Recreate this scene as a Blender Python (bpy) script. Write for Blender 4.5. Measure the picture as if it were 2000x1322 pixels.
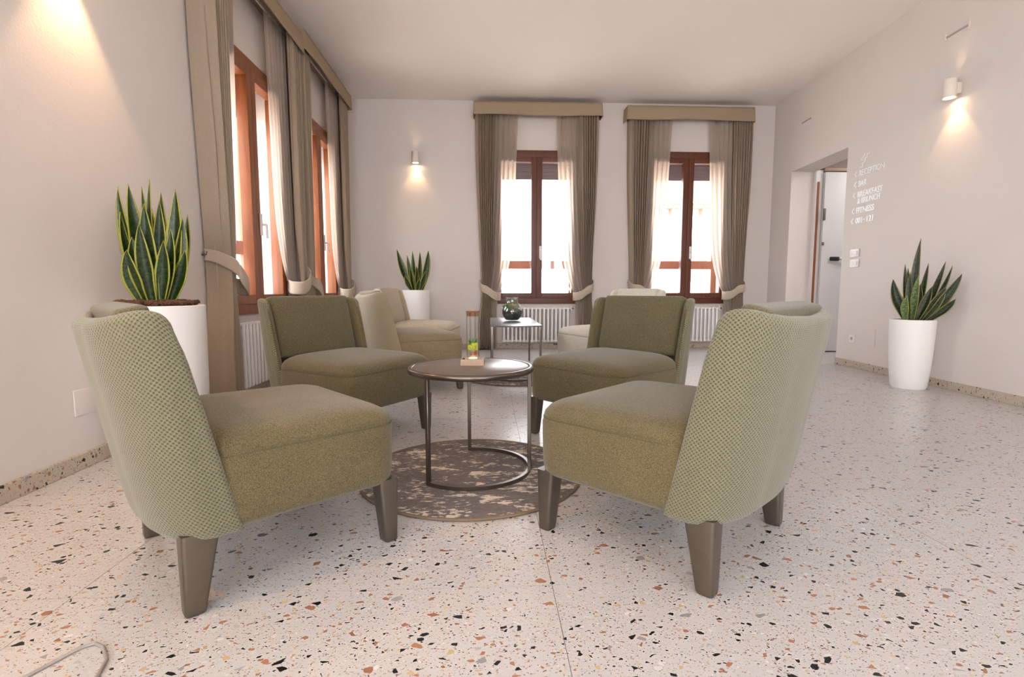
import bpy, bmesh, math, random
from mathutils import Vector, Matrix
PI = math.pi
random.seed(7)
for o in list(bpy.data.objects): bpy.data.objects.remove(o, do_unlink=True)
S = bpy.context.scene
COL = S.collection

# ------------------------------------------------------------------ camera
cam = bpy.data.cameras.new('camera'); camo = bpy.data.objects.new('camera', cam); COL.objects.link(camo)
cam.sensor_fit = 'HORIZONTAL'; cam.sensor_width = 36.0; cam.lens = 18.0; cam.clip_start = .02; cam.clip_end = 300
_p = math.atan(.095); _a = math.radians(2.75)
_F = Vector((math.sin(_a)*math.cos(_p), math.cos(_a)*math.cos(_p), -math.sin(_p)))
camo.location = (0, 0, .765); camo.rotation_euler = _F.to_track_quat('-Z', 'Y').to_euler()
S.camera = camo
# ------------------------------------------------------------------ world, light, exposure
S.view_settings.view_transform = 'Standard'; S.view_settings.look = 'None'
S.view_settings.gamma = 1; S.view_settings.use_curve_mapping = False
S.view_settings.exposure = 0.0
WORLD = 13
w = bpy.data.worlds.new('sky'); S.world = w; w.use_nodes = True
bg = w.node_tree.nodes['Background']; bg.inputs[0].default_value = (.93, .96, 1, 1); bg.inputs[1].default_value = WORLD
def area(name, loc, direction, sx, sy, power, col=(1, 1, 1), portal=False):
    l = bpy.data.lights.new(name, 'AREA'); l.shape = 'RECTANGLE'; l.size = sx; l.size_y = sy
    l.energy = power; l.color = col
    o = bpy.data.objects.new(name, l); COL.objects.link(o); o.location = loc
    o.rotation_euler = Vector(direction).to_track_quat('-Z', 'Y').to_euler()
    if portal: l.cycles.is_portal = True
    return o
YB, XL, ZC = 6.67, -1.745, 3.12
YR = -3.2
# daylight entering by the windows in view (portals) and by the windows behind the camera
W1C, W2C, L1C, L2C = .634, 2.59, 3.93, 5.43
for c in (W1C, W2C): area('window_daylight_portal', (c, YB+.40, 1.55), (0, -1, 0), 1.5, 2.3, 0, portal=True)
for c in (L1C, L2C): area('window_daylight_portal', (XL-.42, c, 1.5), (1, 0, 0), 2.2, 1.35, 0, portal=True)
area('rear_window_daylight', (-.5, YR+.1, 1.55), (0, 1, .9), 1.5, 1.9, 36, (.93, .96, 1))
area('rear_window_daylight', (2.1, YR+.1, 1.55), (0, 1, .9), 1.5, 1.9, 28, (.93, .96, 1))
area('side_window_daylight', (XL+.03, -1.3, 1.5), (1, .55, .35), 1.9, 1.3, 62, (.88, .94, 1))
area('ceiling_lamp_behind', (1.0, -1.2, 3.05), (0, .15, -1), 1.6, 1.6, 5, (1, .9, .8))
area('corridor_added_light', (4.9, 5.3, 2.5), (0, 0, -1), .6, .6, 26, (1, .97, .93))  # added light without a fixture, brightens the corridor and door leaf

# ------------------------------------------------------------------ materials
def lin(c): c /= 255.; return c/12.92 if c <= .04045 else ((c+.055)/1.055)**2.4
def rgb(r, g, b): return (lin(r), lin(g), lin(b), 1)
class NT:
    def __init__(s, name):
        s.m = bpy.data.materials.new(name); s.m.use_nodes = True; s.t = s.m.node_tree
        s.b = s.t.nodes['Principled BSDF']
    def n(s, typ, **kw):
        nd = s.t.nodes.new(typ)
        for k, v in kw.items():
            if k.startswith('_'): nd.inputs[int(k[1:])].default_value = v
            else: setattr(nd, k, v)
        return nd
    def l(s, a, b): s.t.links.new(a, b)
    def math(s, op, a, b=None, c=None):
        nd = s.n('ShaderNodeMath', operation=op)
        for i, v in enumerate((a, b, c)):
            if v is None: continue
            if isinstance(v, (int, float)): nd.inputs[i].default_value = v
            else: s.l(v, nd.inputs[i])
        return nd.outputs[0]
    def mix(s, fac, a, b):
        nd = s.n('ShaderNodeMix', data_type='RGBA')
        if isinstance(fac, (int, float)): nd.inputs[0].default_value = fac
        else: s.l(fac, nd.inputs[0])
        for i, v in ((6, a), (7, b)):
            if isinstance(v, tuple): nd.inputs[i].default_value = v
            else: s.l(v, nd.inputs[i])
        return nd.outputs[2]
    def bump(s, h, strength, dist):
        nd = s.n('ShaderNodeBump'); nd.inputs['Strength'].default_value = strength; nd.inputs['Distance'].default_value = dist
        s.l(h, nd.inputs['Height']); s.l(nd.outputs[0], s.b.inputs['Normal'])
    def set(s, **kw):
        for k, v in kw.items():
            i = s.b.inputs[k.replace('_', ' ')]
            if isinstance(v, (int, float, tuple)): i.default_value = v
            else: s.l(v, i)
def plain(name, col, rough=.5, metal=0, var=.04, vscale=6, bump=0, bscale=60, spec=.5):
    t = NT(name); tc = t.n('ShaderNodeTexCoord')
    no = t.n('ShaderNodeTexNoise'); no.inputs['Scale'].default_value = vscale; no.inputs['Detail'].default_value = 4
    t.l(tc.outputs['Object'], no.inputs['Vector'])
    d = tuple(max(0, c*(1-var*2)) for c in col[:3])+(1,); u = tuple(min(1, c*(1+var*2)) for c in col[:3])+(1,)
    t.set(Base_Color=t.mix(no.outputs['Fac'], d, u), Roughness=rough, Metallic=metal)
    t.b.inputs['Specular IOR Level'].default_value = spec
    if bump:
        n2 = t.n('ShaderNodeTexNoise'); n2.inputs['Scale'].default_value = bscale; n2.inputs['Detail'].default_value = 3
        t.l(tc.outputs['Object'], n2.inputs['Vector']); t.bump(n2.outputs['Fac'], bump, .004)
    return t.m
def terrazzo(name, ground, rough=.28, scale=1.0, dens=1.0):
    t = NT(name); g = t.n('ShaderNodeNewGeometry')
    wn = t.n('ShaderNodeTexNoise'); wn.inputs['Scale'].default_value = 45; wn.inputs['Detail'].default_value = 2
    t.l(g.outputs['Position'], wn.inputs['Vector'])
    sub = t.n('ShaderNodeVectorMath', operation='SUBTRACT'); t.l(wn.outputs['Color'], sub.inputs[0]); sub.inputs[1].default_value = (.5, .5, .5)
    sc = t.n('ShaderNodeVectorMath', operation='SCALE'); t.l(sub.outputs[0], sc.inputs[0]); sc.inputs['Scale'].default_value = .008
    ad = t.n('ShaderNodeVectorMath', operation='ADD'); t.l(g.outputs['Position'], ad.inputs[0]); t.l(sc.outputs[0], ad.inputs[1])
    # each layer: (cells per metre, tone list [(fraction, colour)], size shrink)
    black = rgb(20, 23, 28); rust = rgb(158, 112, 86); tan = rgb(188, 162, 122); grey = rgb(160, 156, 158); pale = rgb(196, 192, 192); olive = rgb(120, 112, 80)
    col = ground
    cn = t.n('ShaderNodeTexNoise'); cn.inputs['Scale'].default_value = 7; t.l(g.outputs['Position'], cn.inputs['Vector'])
    base2 = tuple(c*.93 for c in ground[:3])+(1,)
    col = t.mix(cn.outputs['Fac'], base2, ground)
    layers = [(230, [(.10, rust), (.19, grey), (.24, black), (.34, tan), (.46, pale)], .10, 0.0),
              (120, [(.045*dens, rust), (.085*dens, tan), (.125*dens, black), (.17*dens, grey), (.21*dens, pale)], .10, 5.3),
              (64, [(.055*dens, black), (.10*dens, rust), (.125*dens, tan), (.155*dens, pale)], .09, 9.1),
              (38, [(.042*dens, black), (.066*dens, rust), (.08*dens, grey)], .10, 3.7)]
    for sca, tones, shrink, off in layers:
        mp = t.n('ShaderNodeMapping'); t.l(ad.outputs[0], mp.inputs['Vector']); mp.inputs['Location'].default_value = (off, off*.7, off*.3)
        mp.inputs['Rotation'].default_value = (0, 0, off); mp.inputs['Scale'].default_value = (1, 1.35, 1)
        v = t.n('ShaderNodeTexVoronoi', feature='F1'); v.inputs['Scale'].default_value = sca*scale
        e = t.n('ShaderNodeTexVoronoi', feature='DISTANCE_TO_EDGE'); e.inputs['Scale'].default_value = sca*scale
        t.l(mp.outputs[0], v.inputs['Vector']); t.l(mp.outputs[0], e.inputs['Vector'])
        sep = t.n('ShaderNodeSeparateColor'); t.l(v.outputs['Color'], sep.inputs[0])
        rnd = sep.outputs[0]
        # cell shrink varies per cell so that sizes differ
        thr = t.math('MULTIPLY_ADD', sep.outputs[1], .22, shrink)
        mask = t.math('GREATER_THAN', e.outputs['Distance'], thr)
        prev = 0
        for fr, c in tones:
            a = t.math('LESS_THAN', rnd, fr); b = t.math('GREATER_THAN', rnd, prev); prev = fr
            f = t.math('MULTIPLY', t.math('MULTIPLY', a, b), mask)
            cv = t.mix(sep.outputs[2], tuple(x*.75 for x in c[:3])+(1,), tuple(min(1, x*1.15) for x in c[:3])+(1,))
            col = t.mix(f, col, cv)
    t.set(Base_Color=col, Roughness=rough)
    t.b.inputs['Specular IOR Level'].default_value = .45
    return t.m
def weave(name, c1, c2, period, depth=.0016, gap=.5, hetero=.25):
    """basket weave on the UV map, whose unit is the metre"""
    t = NT(name); uv = t.n('ShaderNodeUVMap'); sp = t.n('ShaderNodeSeparateXYZ'); t.l(uv.outputs[0], sp.inputs[0])
    k = PI/period
    a = t.math('SINE', t.math('MULTIPLY', sp.outputs[0], k)); b = t.math('SINE', t.math('MULTIPLY', sp.outputs[1], k))
    ab = t.math('MULTIPLY', a, b)                     # checker of bumps and holes
    h = t.math('MULTIPLY_ADD', ab, .5, .5)
    hs = t.n('ShaderNodeMapRange', interpolation_type='SMOOTHSTEP'); t.l(h, hs.inputs[0]); hs.inputs[1].default_value = .08; hs.inputs[2].default_value = .08+gap
    no = t.n('ShaderNodeTexNoise'); no.inputs['Scale'].default_value = 420; no.inputs['Detail'].default_value = 2; t.l(uv.outputs[0], no.inputs['Vector'])
    n2 = t.n('ShaderNodeTexNoise'); n2.inputs['Scale'].default_value = 9; t.l(uv.outputs[0], n2.inputs['Vector'])
    col = t.mix(hs.outputs[0], c2, c1)
    d = tuple(x*.55 for x in c1[:3])+(1,)
    f = t.math('MULTIPLY', t.math('GREATER_THAN', no.outputs['Fac'], .56), hetero*2)
    col = t.mix(f, col, d)
    col = t.mix(t.math('MULTIPLY', n2.outputs['Fac'], .2), col, d)
    t.set(Base_Color=col, Roughness=.9); t.b.inputs['Specular IOR Level'].default_value = .2
    t.b.inputs['Sheen Weight'].default_value = .32; t.b.inputs['Sheen Roughness'].default_value = .5
    t.bump(t.math('ADD', hs.outputs[0], t.math('MULTIPLY', no.outputs['Fac'], .35)), .8, depth)
    return t.m
def twill(name, c1, c2, scale=430):
    t = NT(name); tc = t.n('ShaderNodeTexCoord')
    no = t.n('ShaderNodeTexNoise'); no.inputs['Scale'].default_value = scale; no.inputs['Detail'].default_value = 2; t.l(tc.outputs['Object'], no.inputs['Vector'])
    mp = t.n('ShaderNodeMapping'); mp.inputs['Rotation'].default_value = (.5, .6, .785); mp.inputs['Scale'].default_value = (1, .3, 1); t.l(tc.outputs['Object'], mp.inputs[0])
    wv = t.n('ShaderNodeTexNoise'); wv.inputs['Scale'].default_value = 520; wv.inputs['Detail'].default_value = 1; t.l(mp.outputs[0], wv.inputs['Vector'])
    n2 = t.n('ShaderNodeTexNoise'); n2.inputs['Scale'].default_value = 5; n2.inputs['Detail'].default_value = 3; t.l(tc.outputs['Object'], n2.inputs['Vector'])
    f = t.math('MULTIPLY_ADD', t.math('SUBTRACT', wv.outputs['Fac'], .5), 1.6, t.math('MULTIPLY_ADD', t.math('SUBTRACT', no.outputs['Fac'], .5), 1.8, .5))
    f2 = t.math('ADD', f, t.math('MULTIPLY', t.math('SUBTRACT', n2.outputs['Fac'], .5), .3))
    t.set(Base_Color=t.mix(f2, c2, c1), Roughness=.92); t.b.inputs['Specular IOR Level'].default_value = .15
    t.b.inputs['Sheen Weight'].default_value = .25; t.b.inputs['Sheen Roughness'].default_value = .5
    t.bump(f, .5, .0012)
    return t.m
def wood(name, c1, c2, rough=.42, axis=(1, 1, .12)):
    t = NT(name); tc = t.n('ShaderNodeTexCoord'); mp = t.n('ShaderNodeMapping'); mp.inputs['Scale'].default_value = axis
    t.l(tc.outputs['Object'], mp.inputs['Vector'])
    no = t.n('ShaderNodeTexNoise'); no.inputs['Scale'].default_value = 38; no.inputs['Detail'].default_value = 6; no.inputs['Distortion'].default_value = .6
    t.l(mp.outputs[0], no.inputs['Vector'])
    t.set(Base_Color=t.mix(no.outputs['Fac'], c1, c2), Roughness=rough)
    t.bump(no.outputs['Fac'], .15, .001)
    return t.m
def cloth(name, c, trans=0.0, see=0.0, thread=900):
    t = NT(name); tc = t.n('ShaderNodeTexCoord')
    no = t.n('ShaderNodeTexNoise'); no.inputs['Scale'].default_value = thread/6; no.inputs['Detail'].default_value = 3
    mp = t.n('ShaderNodeMapping'); mp.inputs['Scale'].default_value = (1, 1, .35); t.l(tc.outputs['Object'], mp.inputs[0]); t.l(mp.outputs[0], no.inputs['Vector'])
    d = tuple(x*.82 for x in c[:3])+(1,); colr = t.mix(no.outputs['Fac'], d, c)
    t.set(Base_Color=colr, Roughness=.9); t.b.inputs['Specular IOR Level'].default_value = .1
    t.bump(no.outputs['Fac'], .3, .001)
    out = t.t.nodes['Material Output']
    if trans:
        tr = t.n('ShaderNodeBsdfTranslucent'); t.l(colr, tr.inputs[0])
        mx = t.n('ShaderNodeMixShader'); mx.inputs[0].default_value = trans; t.l(t.b.outputs[0], mx.inputs[1]); t.l(tr.outputs[0], mx.inputs[2])
        last = mx
        if see:
            tp = t.n('ShaderNodeBsdfTransparent'); m2 = t.n('ShaderNodeMixShader'); m2.inputs[0].default_value = see
            t.l(mx.outputs[0], m2.inputs[1]); t.l(tp.outputs[0], m2.inputs[2]); last = m2
        t.l(last.outputs[0], out.inputs[0])
    return t.m
def pane_glass(name, tint=(1, 1, 1, 1), refl=.08):
    t = NT(name); out = t.t.nodes['Material Output']
    tp = t.n('ShaderNodeBsdfTransparent'); tp.inputs[0].default_value = tint
    gl = t.n('ShaderNodeBsdfGlossy'); gl.inputs['Roughness'].default_value = .02
    lw = t.n('ShaderNodeLayerWeight')
    mx = t.n('ShaderNodeMixShader'); t.l(t.math('MULTIPLY_ADD', t.math('POWER', lw.outputs['Facing'], 5), .55, refl*.5), mx.inputs[0])
    t.l(tp.outputs[0], mx.inputs[1]); t.l(gl.outputs[0], mx.inputs[2]); t.l(mx.outputs[0], out.inputs[0])
    return t.m
def emit(name, col, s):
    t = NT(name); t.set(Base_Color=col); t.b.inputs['Emission Color'].default_value = col; t.b.inputs['Emission Strength'].default_value = s
    return t.m
M = {}
M['wall'] = plain('wall_plaster', rgb(217, 208, 202), .85, var=.012, vscale=2.5, bump=.25, bscale=90, spec=.2)
M['ceiling'] = plain('ceiling_plaster', rgb(240, 232, 227), .9, var=.008, vscale=1.5, spec=.15)
M['terrazzo'] = terrazzo('terrazzo_floor', rgb(190, 188, 188))
M['terrazzo_base'] = terrazzo('terrazzo_skirting', rgb(190, 176, 158), .4, .9, 1.1)
M['grout'] = plain('tile_joint_grout', rgb(128, 118, 110), .8)
M['shell'] = weave('sage_basket_weave', rgb(123, 118, 92), rgb(72, 69, 50), .0054)
M['seat'] = twill('olive_twill', rgb(119, 106, 74), rgb(68, 60, 38))
M['cushion'] = twill('olive_twill_cushion', rgb(115, 105, 76), rgb(68, 61, 41))
M['shell_b'] = weave('beige_basket_weave', rgb(166, 150, 122), rgb(130, 116, 92), .004)
M['seat_b'] = twill('beige_olive_twill', rgb(158, 140, 112), rgb(106, 90, 66))
M['seat_f'] = twill('warm_beige_twill', rgb(200, 186, 158), rgb(150, 134, 106))
M['shell_c'] = weave('cream_basket_weave', rgb(222, 214, 200), rgb(186, 176, 160), .004)
M['seat_c'] = twill('cream_twill', rgb(222, 214, 200), rgb(168, 156, 138))
M['bronze'] = plain('bronze_metal', rgb(112, 103, 93), .36, .85, var=.05, vscale=30)
M['dark_metal'] = plain('gunmetal_tube', rgb(104, 94, 86), .3, .85, var=.05, vscale=20)
M['tabletop'] = plain('dark_brown_tabletop', rgb(112, 98, 90), .34, .25, var=.04, vscale=25)
M['tabletop_grey'] = plain('grey_tabletop', rgb(120, 118, 120), .3, .3, var=.04, vscale=25)
M['pot'] = plain('white_planter_gloss', rgb(238, 234, 230), .35, var=.006)
M['soil'] = plain('potting_soil', rgb(70, 48, 34), .95, var=.3, vscale=40, bump=.8, bscale=60)
M['bark'] = plain('bark_chip', rgb(84, 54, 38), .9, var=.35, vscale=30, bump=.5)
M['wood'] = wood('red_brown_wood_backlit_tone', rgb(66, 30, 14), rgb(112, 56, 28))  # window wood with the shade of the backlit frames put into its colour
M['wood_lit_tone'] = wood('orange_brown_wood_lit_tone', rgb(96, 50, 22), rgb(156, 88, 44))  # same wood as above, light on the left frames put into its colour
M['wood_out'] = wood('weathered_outer_wood', rgb(150, 88, 58), rgb(180, 116, 82), .6)
M['shutter'] = plain('grey_roller_shutter', rgb(104, 94, 98), .6)
M['glass'] = pane_glass('window_glass')
M['curtain'] = cloth('taupe_curtain_cloth', rgb(176, 158, 138), .16)
M['sheer'] = cloth('sheer_voile', rgb(214, 198, 184), .5, .06)
M['pelmet'] = cloth('taupe_pelmet_cloth', rgb(168, 148, 124))
M['band'] = cloth('pale_taupe_tieback_cloth', rgb(186, 170, 152))
M['radiator'] = plain('white_radiator_enamel', rgb(236, 232, 230), .35, var=.005)
M['white_metal'] = plain('white_lamp_paint', rgb(222, 210, 196), .5, var=.01)
M['white_plastic'] = plain('white_plastic', rgb(226, 220, 216), .45, var=.01)
M['silver'] = plain('silver_plastic', rgb(176, 170, 168), .35, .4)
M['door_white'] = plain('white_door_laminate', rgb(208, 206, 208), .5, var=.02)
M['black'] = plain('black_plastic', rgb(24, 24, 26), .4)
M['steel'] = plain('steel', rgb(190, 190, 192), .3, .9)
M['brass'] = plain('hinge_grey', rgb(120, 112, 110), .4, .6)
M['letter'] = plain('white_sign_letter', rgb(250, 250, 250), .25, var=0)
M['bulb'] = emit('warm_lamp_disc', (1, .72, .42, 1), 45)
M['led'] = emit('warm_led_disc', (1, .7, .25, 1), 9)
M['pale_wood'] = wood('pale_wood', rgb(150, 122, 100), rgb(182, 154, 132), .55, (1, .15, 1))
M['cork'] = plain('cork_brown', rgb(120, 74, 34), .8, var=.2, vscale=90)
M['moss'] = plain('bright_moss', rgb(176, 178, 24), .9, var=.4, vscale=80, bump=.8)
M['leaf_light'] = plain('succulent_leaf', rgb(72, 128, 44), .5, var=.25, vscale=50)
M['amber'] = plain('amber_bark', rgb(150, 74, 20), .6, var=.4, vscale=60)
M['dark_soil'] = plain('dark_terrarium_gravel', rgb(36, 40, 40), .8, var=.4, vscale=120, bump=.8)
M['peach'] = plain('peach_succulent', rgb(214, 176, 110), .6, var=.2, vscale=50)
M['facade'] = plain('pale_facade', rgb(236, 224, 212), .9)
M['facade_trim'] = plain('brown_eave', rgb(136, 116, 104), .9)
M['roof'] = plain('terracotta_roof', rgb(196, 150, 122), .9)
M['cable'] = plain('grey_cable', rgb(150, 142, 138), .5)
M['seam'] = plain('dark_seam_thread', rgb(84, 79, 54), .9)
t = NT('clear_jar_glass'); t.set(Base_Color=(1, 1, 1, 1), Roughness=.0, IOR=1.12); t.b.inputs['Transmission Weight'].default_value = 1
M['jar'] = t.m
M['jar'] = pane_glass('jar_glass', (.97, .98, .97, 1), .16)
M['bowl'] = pane_glass('bowl_glass', (.84, .88, .84, 1), .22)
# rug: distressed dark grey with cream wear, wear belongs to the rug itself
t = NT('distressed_grey_rug'); tc = t.n('ShaderNodeTexCoord')
mp = t.n('ShaderNodeMapping'); mp.inputs['Scale'].default_value = (4, 9, 3); t.l(tc.outputs['Object'], mp.inputs[0])
a = t.n('ShaderNodeTexNoise'); a.inputs['Scale'].default_value = 1.5; a.inputs['Detail'].default_value = 8; a.inputs['Roughness'].default_value = .72; t.l(mp.outputs[0], a.inputs['Vector'])
b = t.n('ShaderNodeTexNoise'); b.inputs['Scale'].default_value = 9; b.inputs['Detail'].default_value = 8; b.inputs['Roughness'].default_value = .7; t.l(mp.outputs[0], b.inputs['Vector'])
c = t.n('ShaderNodeTexNoise'); c.inputs['Scale'].default_value = 400; t.l(tc.outputs['Object'], c.inputs['Vector'])
dark = t.mix(b.outputs['Fac'], rgb(70, 64, 63), rgb(136, 128, 126))
s = t.math('MULTIPLY_ADD', b.outputs['Fac'], .45, t.math('MULTIPLY', a.outputs['Fac'], .75))
mr = t.n('ShaderNodeMapRange'); t.l(s, mr.inputs[0]); mr.inputs[1].default_value = .635; mr.inputs[2].default_value = .66
colr = t.mix(mr.outputs[0], dark, rgb(202, 190, 174))
t.set(Base_Color=colr, Roughness=.95); t.bump(c.outputs['Fac'], .6, .002); t.b.inputs['Specular IOR Level'].default_value = .15
M['rug'] = t.m
M['rug_edge'] = plain('rug_binding', rgb(112, 94, 76), .8, var=.1)
# snake plant leaf: u across, v along
def leafmat(name, g1, g2, edge, band):
    t = NT(name); uv = t.n('ShaderNodeUVMap'); sp = t.n('ShaderNodeSeparateXYZ'); t.l(uv.outputs[0], sp.inputs[0])
    ua = t.math('ABSOLUTE', t.math('SUBTRACT', sp.outputs[0], .5))
    mp = t.n('ShaderNodeMapping'); mp.inputs['Scale'].default_value = (3, 26, 1); t.l(uv.outputs[0], mp.inputs[0])
    no = t.n('ShaderNodeTexNoise'); no.inputs['Scale'].default_value = 1; no.inputs['Detail'].default_value = 5; no.inputs['Distortion'].default_value = 1.2; t.l(mp.outputs[0], no.inputs['Vector'])
    mr = t.n('ShaderNodeMapRange'); t.l(no.outputs['Fac'], mr.inputs[0]); mr.inputs[1].default_value = .42; mr.inputs[2].default_value = .62
    g = t.mix(mr.outputs[0], g1, g2)
    e = t.math('GREATER_THAN', t.math('ADD', ua, t.math('MULTIPLY', no.outputs['Fac'], .04)), .5-band+.02)
    t.set(Base_Color=t.mix(e, g, edge), Roughness=.4)
    return t.m
M['leaf'] = leafmat('snake_plant_leaf', rgb(18, 34, 10), rgb(46, 72, 22), rgb(150, 148, 48), .11)
M['leaf_dark'] = leafmat('snake_plant_leaf_dark', rgb(20, 32, 14), rgb(50, 66, 30), rgb(128, 116, 50), .07)
M['leaf_pale'] = leafmat('snake_plant_leaf_pale', rgb(72, 98, 56), rgb(132, 152, 104), rgb(150, 150, 70), .06)
# ------------------------------------------------------------------ mesh helpers
def link(o, parent=None):
    COL.objects.link(o)
    if parent: o.parent = parent
    return o
def finish(name, bm, mat, parent=None, smooth=True, recalc=True, angle=40):
    if recalc: bmesh.ops.recalc_face_normals(bm, faces=bm.faces)
    me = bpy.data.meshes.new(name); bm.to_mesh(me); bm.free()
    me.materials.append(mat)
    if smooth:
        me.polygons.foreach_set('use_smooth', [True]*len(me.polygons))
        me.set_sharp_from_angle(angle=math.radians(angle))
    return link(bpy.data.objects.new(name, me), parent)
def tag(o, label=None, cat=None, group=None, kind=None):
    if label: o['label'] = label
    if cat: o['category'] = cat
    if group: o['group'] = group
    if kind: o['kind'] = kind
    return o
def thing(name, loc=(0, 0, 0), rz=0, label=None, cat=None, group=None, kind=None):
    o = bpy.data.objects.new(name, None); o.empty_display_size = .1; COL.objects.link(o); o.location = loc; o.rotation_euler = (0, 0, rz)
    return tag(o, label, cat, group, kind)
def copy_tree(o, parent=None):
    ch = list(o.children)
    c = o.copy(); COL.objects.link(c); c.parent = parent
    for k in ch: copy_tree(k, c)
    return c
IDT = lambda p: Vector(p)
def box(bm, a, b, T=IDT, bev=0, seg=2):
    x0, y0, z0 = a; x1, y1, z1 = b
    if x0 > x1: x0, x1 = x1, x0
    if y0 > y1: y0, y1 = y1, y0
    if z0 > z1: z0, z1 = z1, z0
    vs = [bm.verts.new(T((x, y, z))) for x in (x0, x1) for y in (y0, y1) for z in (z0, z1)]
    fs = [(0, 1, 3, 2), (4, 6, 7, 5), (0, 4, 5, 1), (2, 3, 7, 6), (0, 2, 6, 4), (1, 5, 7, 3)]
    faces = [bm.faces.new([vs[i] for i in f]) for f in fs]
    if bev:
        es = list({e for f in faces for e in f.edges})
        bmesh.ops.bevel(bm, geom=es, offset=bev, segments=seg, affect='EDGES', profile=.7)
def boxobj(name, a, b, mat, parent=None, T=IDT, bev=0, seg=2):
    bm = bmesh.new(); box(bm, a, b, T, bev, seg); return finish(name, bm, mat, parent)
def tube(bm, pts, r, n=10, closed=False, cap=True):
    pts = [Vector(p) for p in pts]; rings = []; N = len(pts); up = Vector((0, 0, 1))
    for i, p in enumerate(pts):
        if closed: d = (pts[(i+1) % N]-pts[i-1])
        else: d = pts[min(i+1, N-1)]-pts[max(i-1, 0)]
        d.normalize()
        s = d.cross(up)
        if s.length < 1e-3: s = d.cross(Vector((0, 1, 0)))
        s.normalize(); q = s.cross(d).normalized()
        rr = r[i] if isinstance(r, (list, tuple)) else r
        rings.append([bm.verts.new(p+s*rr*math.cos(2*PI*k/n)+q*rr*math.sin(2*PI*k/n)) for k in range(n)])
    for i in range(N if closed else N-1):
        A, B = rings[i], rings[(i+1) % N]
        for k in range(n): bm.faces.new((A[k], A[(k+1) % n], B[(k+1) % n], B[k]))
    if cap and not closed: bm.faces.new(rings[0][::-1]); bm.faces.new(rings[-1])
def lathe(bm, prof, n=48, c=(0, 0, 0), capb=True, capt=False):
    rings = []
    for r, z in prof:
        rings.append([bm.verts.new((c[0]+r*math.cos(2*PI*k/n), c[1]+r*math.sin(2*PI*k/n), c[2]+z)) for k in range(n)])
    for A, B in zip(rings, rings[1:]):
        for k in range(n): bm.faces.new((A[k], A[(k+1) % n], B[(k+1) % n], B[k]))
    if capb: bm.faces.new(rings[0][::-1])
    if capt: bm.faces.new(rings[-1])
def loft(bm, rings, capb=True, capt=True):
    R = [[bm.verts.new(p) for p in r] for r in rings]; n = len(R[0])
    for A, B in zip(R, R[1:]):
        for k in range(n): bm.faces.new((A[k], A[(k+1) % n], B[(k+1) % n], B[k]))
    if capb: bm.faces.new(R[0][::-1])
    if capt: bm.faces.new(R[-1])
def rrect(x0, x1, y0, y1, r, n=6):
    out = []
    for cx, cy, a0 in ((x1-r, y1-r, 0), (x0+r, y1-r, PI/2), (x0+r, y0+r, PI), (x1-r, y0+r, 3*PI/2)):
        for k in range(n+1):
            a = a0+PI/2*k/n; out.append((cx+r*math.cos(a), cy+r*math.sin(a)))
    return out
def rbox(sx, sy, sz, r, seg=10, f=None):
    """soft box, half sizes, rounded by r; f displaces"""
    bm = bmesh.new(); bmesh.ops.create_cube(bm, size=2)
    bmesh.ops.subdivide_edges(bm, edges=bm.edges, cuts=seg, use_grid_fill=True)
    for v in bm.verts:
        p = v.co
        # concentrate samples near the borders
        q = Vector([math.copysign(1-(1-abs(c))**1.6, c) for c in p])
        P = Vector((q.x*sx, q.y*sy, q.z*sz))
        I = Vector((max(-(sx-r), min(sx-r, P.x)), max(-(sy-r), min(sy-r, P.y)), max(-(sz-r), min(sz-r, P.z))))
        d = P-I
        if d.length > 1e-9: d.normalize(); P = I+d*r
        v.co = f(P) if f else P
    return bm
# ------------------------------------------------------------------ wall frames (s along the wall, n into the room, z)
class WallT:
    def __init__(s, o, d, n): s.o, s.d, s.n = Vector(o), Vector(d).normalized(), Vector(n).normalized()
    def __call__(s, p): return s.o+s.d*p[0]+s.n*p[1]+Vector((0, 0, p[2]))
TB = WallT((0, YB, 0), (1, 0, 0), (0, -1, 0))
TL = WallT((XL, 0, 0), (0, 1, 0), (1, 0, 0))
TR = WallT((3.32, 0, 0), (.06, 1, 0), (-1, .06, 0))
TRear = WallT((0, YR, 0), (1, 0, 0), (0, 1, 0))
def wall(name, T, s0, s1, z1, holes, th=.3):
    """solid wall with rectangular openings (s0,s1,z0,z1); thickness outwards"""
    ss = sorted({s0, s1, *[h[0] for h in holes], *[h[1] for h in holes]}); zs = sorted({0, z1, *[h[2] for h in holes], *[h[3] for h in holes]})
    bm = bmesh.new()
    def solid(i, j):
        if i < 0 or j < 0 or i >= len(ss)-1 or j >= len(zs)-1: return False
        a, b = (ss[i]+ss[i+1])/2, (zs[j]+zs[j+1])/2
        return not any(h[0] < a < h[1] and h[2] < b < h[3] for h in holes)
    def quad(*p): bm.faces.new([bm.verts.new(T(q)) for q in p])
    for i in range(len(ss)-1):
        for j in range(len(zs)-1):
            if not solid(i, j): continue
            a, b, c, d = ss[i], ss[i+1], zs[j], zs[j+1]
            quad((a, 0, c), (b, 0, c), (b, 0, d), (a, 0, d)); quad((a, -th, c), (a, -th, d), (b, -th, d), (b, -th, c))
            if not solid(i-1, j): quad((a, 0, c), (a, 0, d), (a, -th, d), (a, -th, c))
            if not solid(i+1, j): quad((b, 0, c), (b, -th, c), (b, -th, d), (b, 0, d))
            if not solid(i, j-1): quad((a, 0, c), (a, -th, c), (b, -th, c), (b, 0, c))
            if not solid(i, j+1): quad((a, 0, d), (b, 0, d), (b, -th, d), (a, -th, d))
    bmesh.ops.remove_doubles(bm, verts=bm.verts, dist=1e-5)
    return tag(finish(name, bm, M['wall'], smooth=False), kind='structure')
HW = .535     # half width of the masonry opening
WZ = {'b': (.63, 2.46), 'l': (.63, 2.37)}
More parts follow.
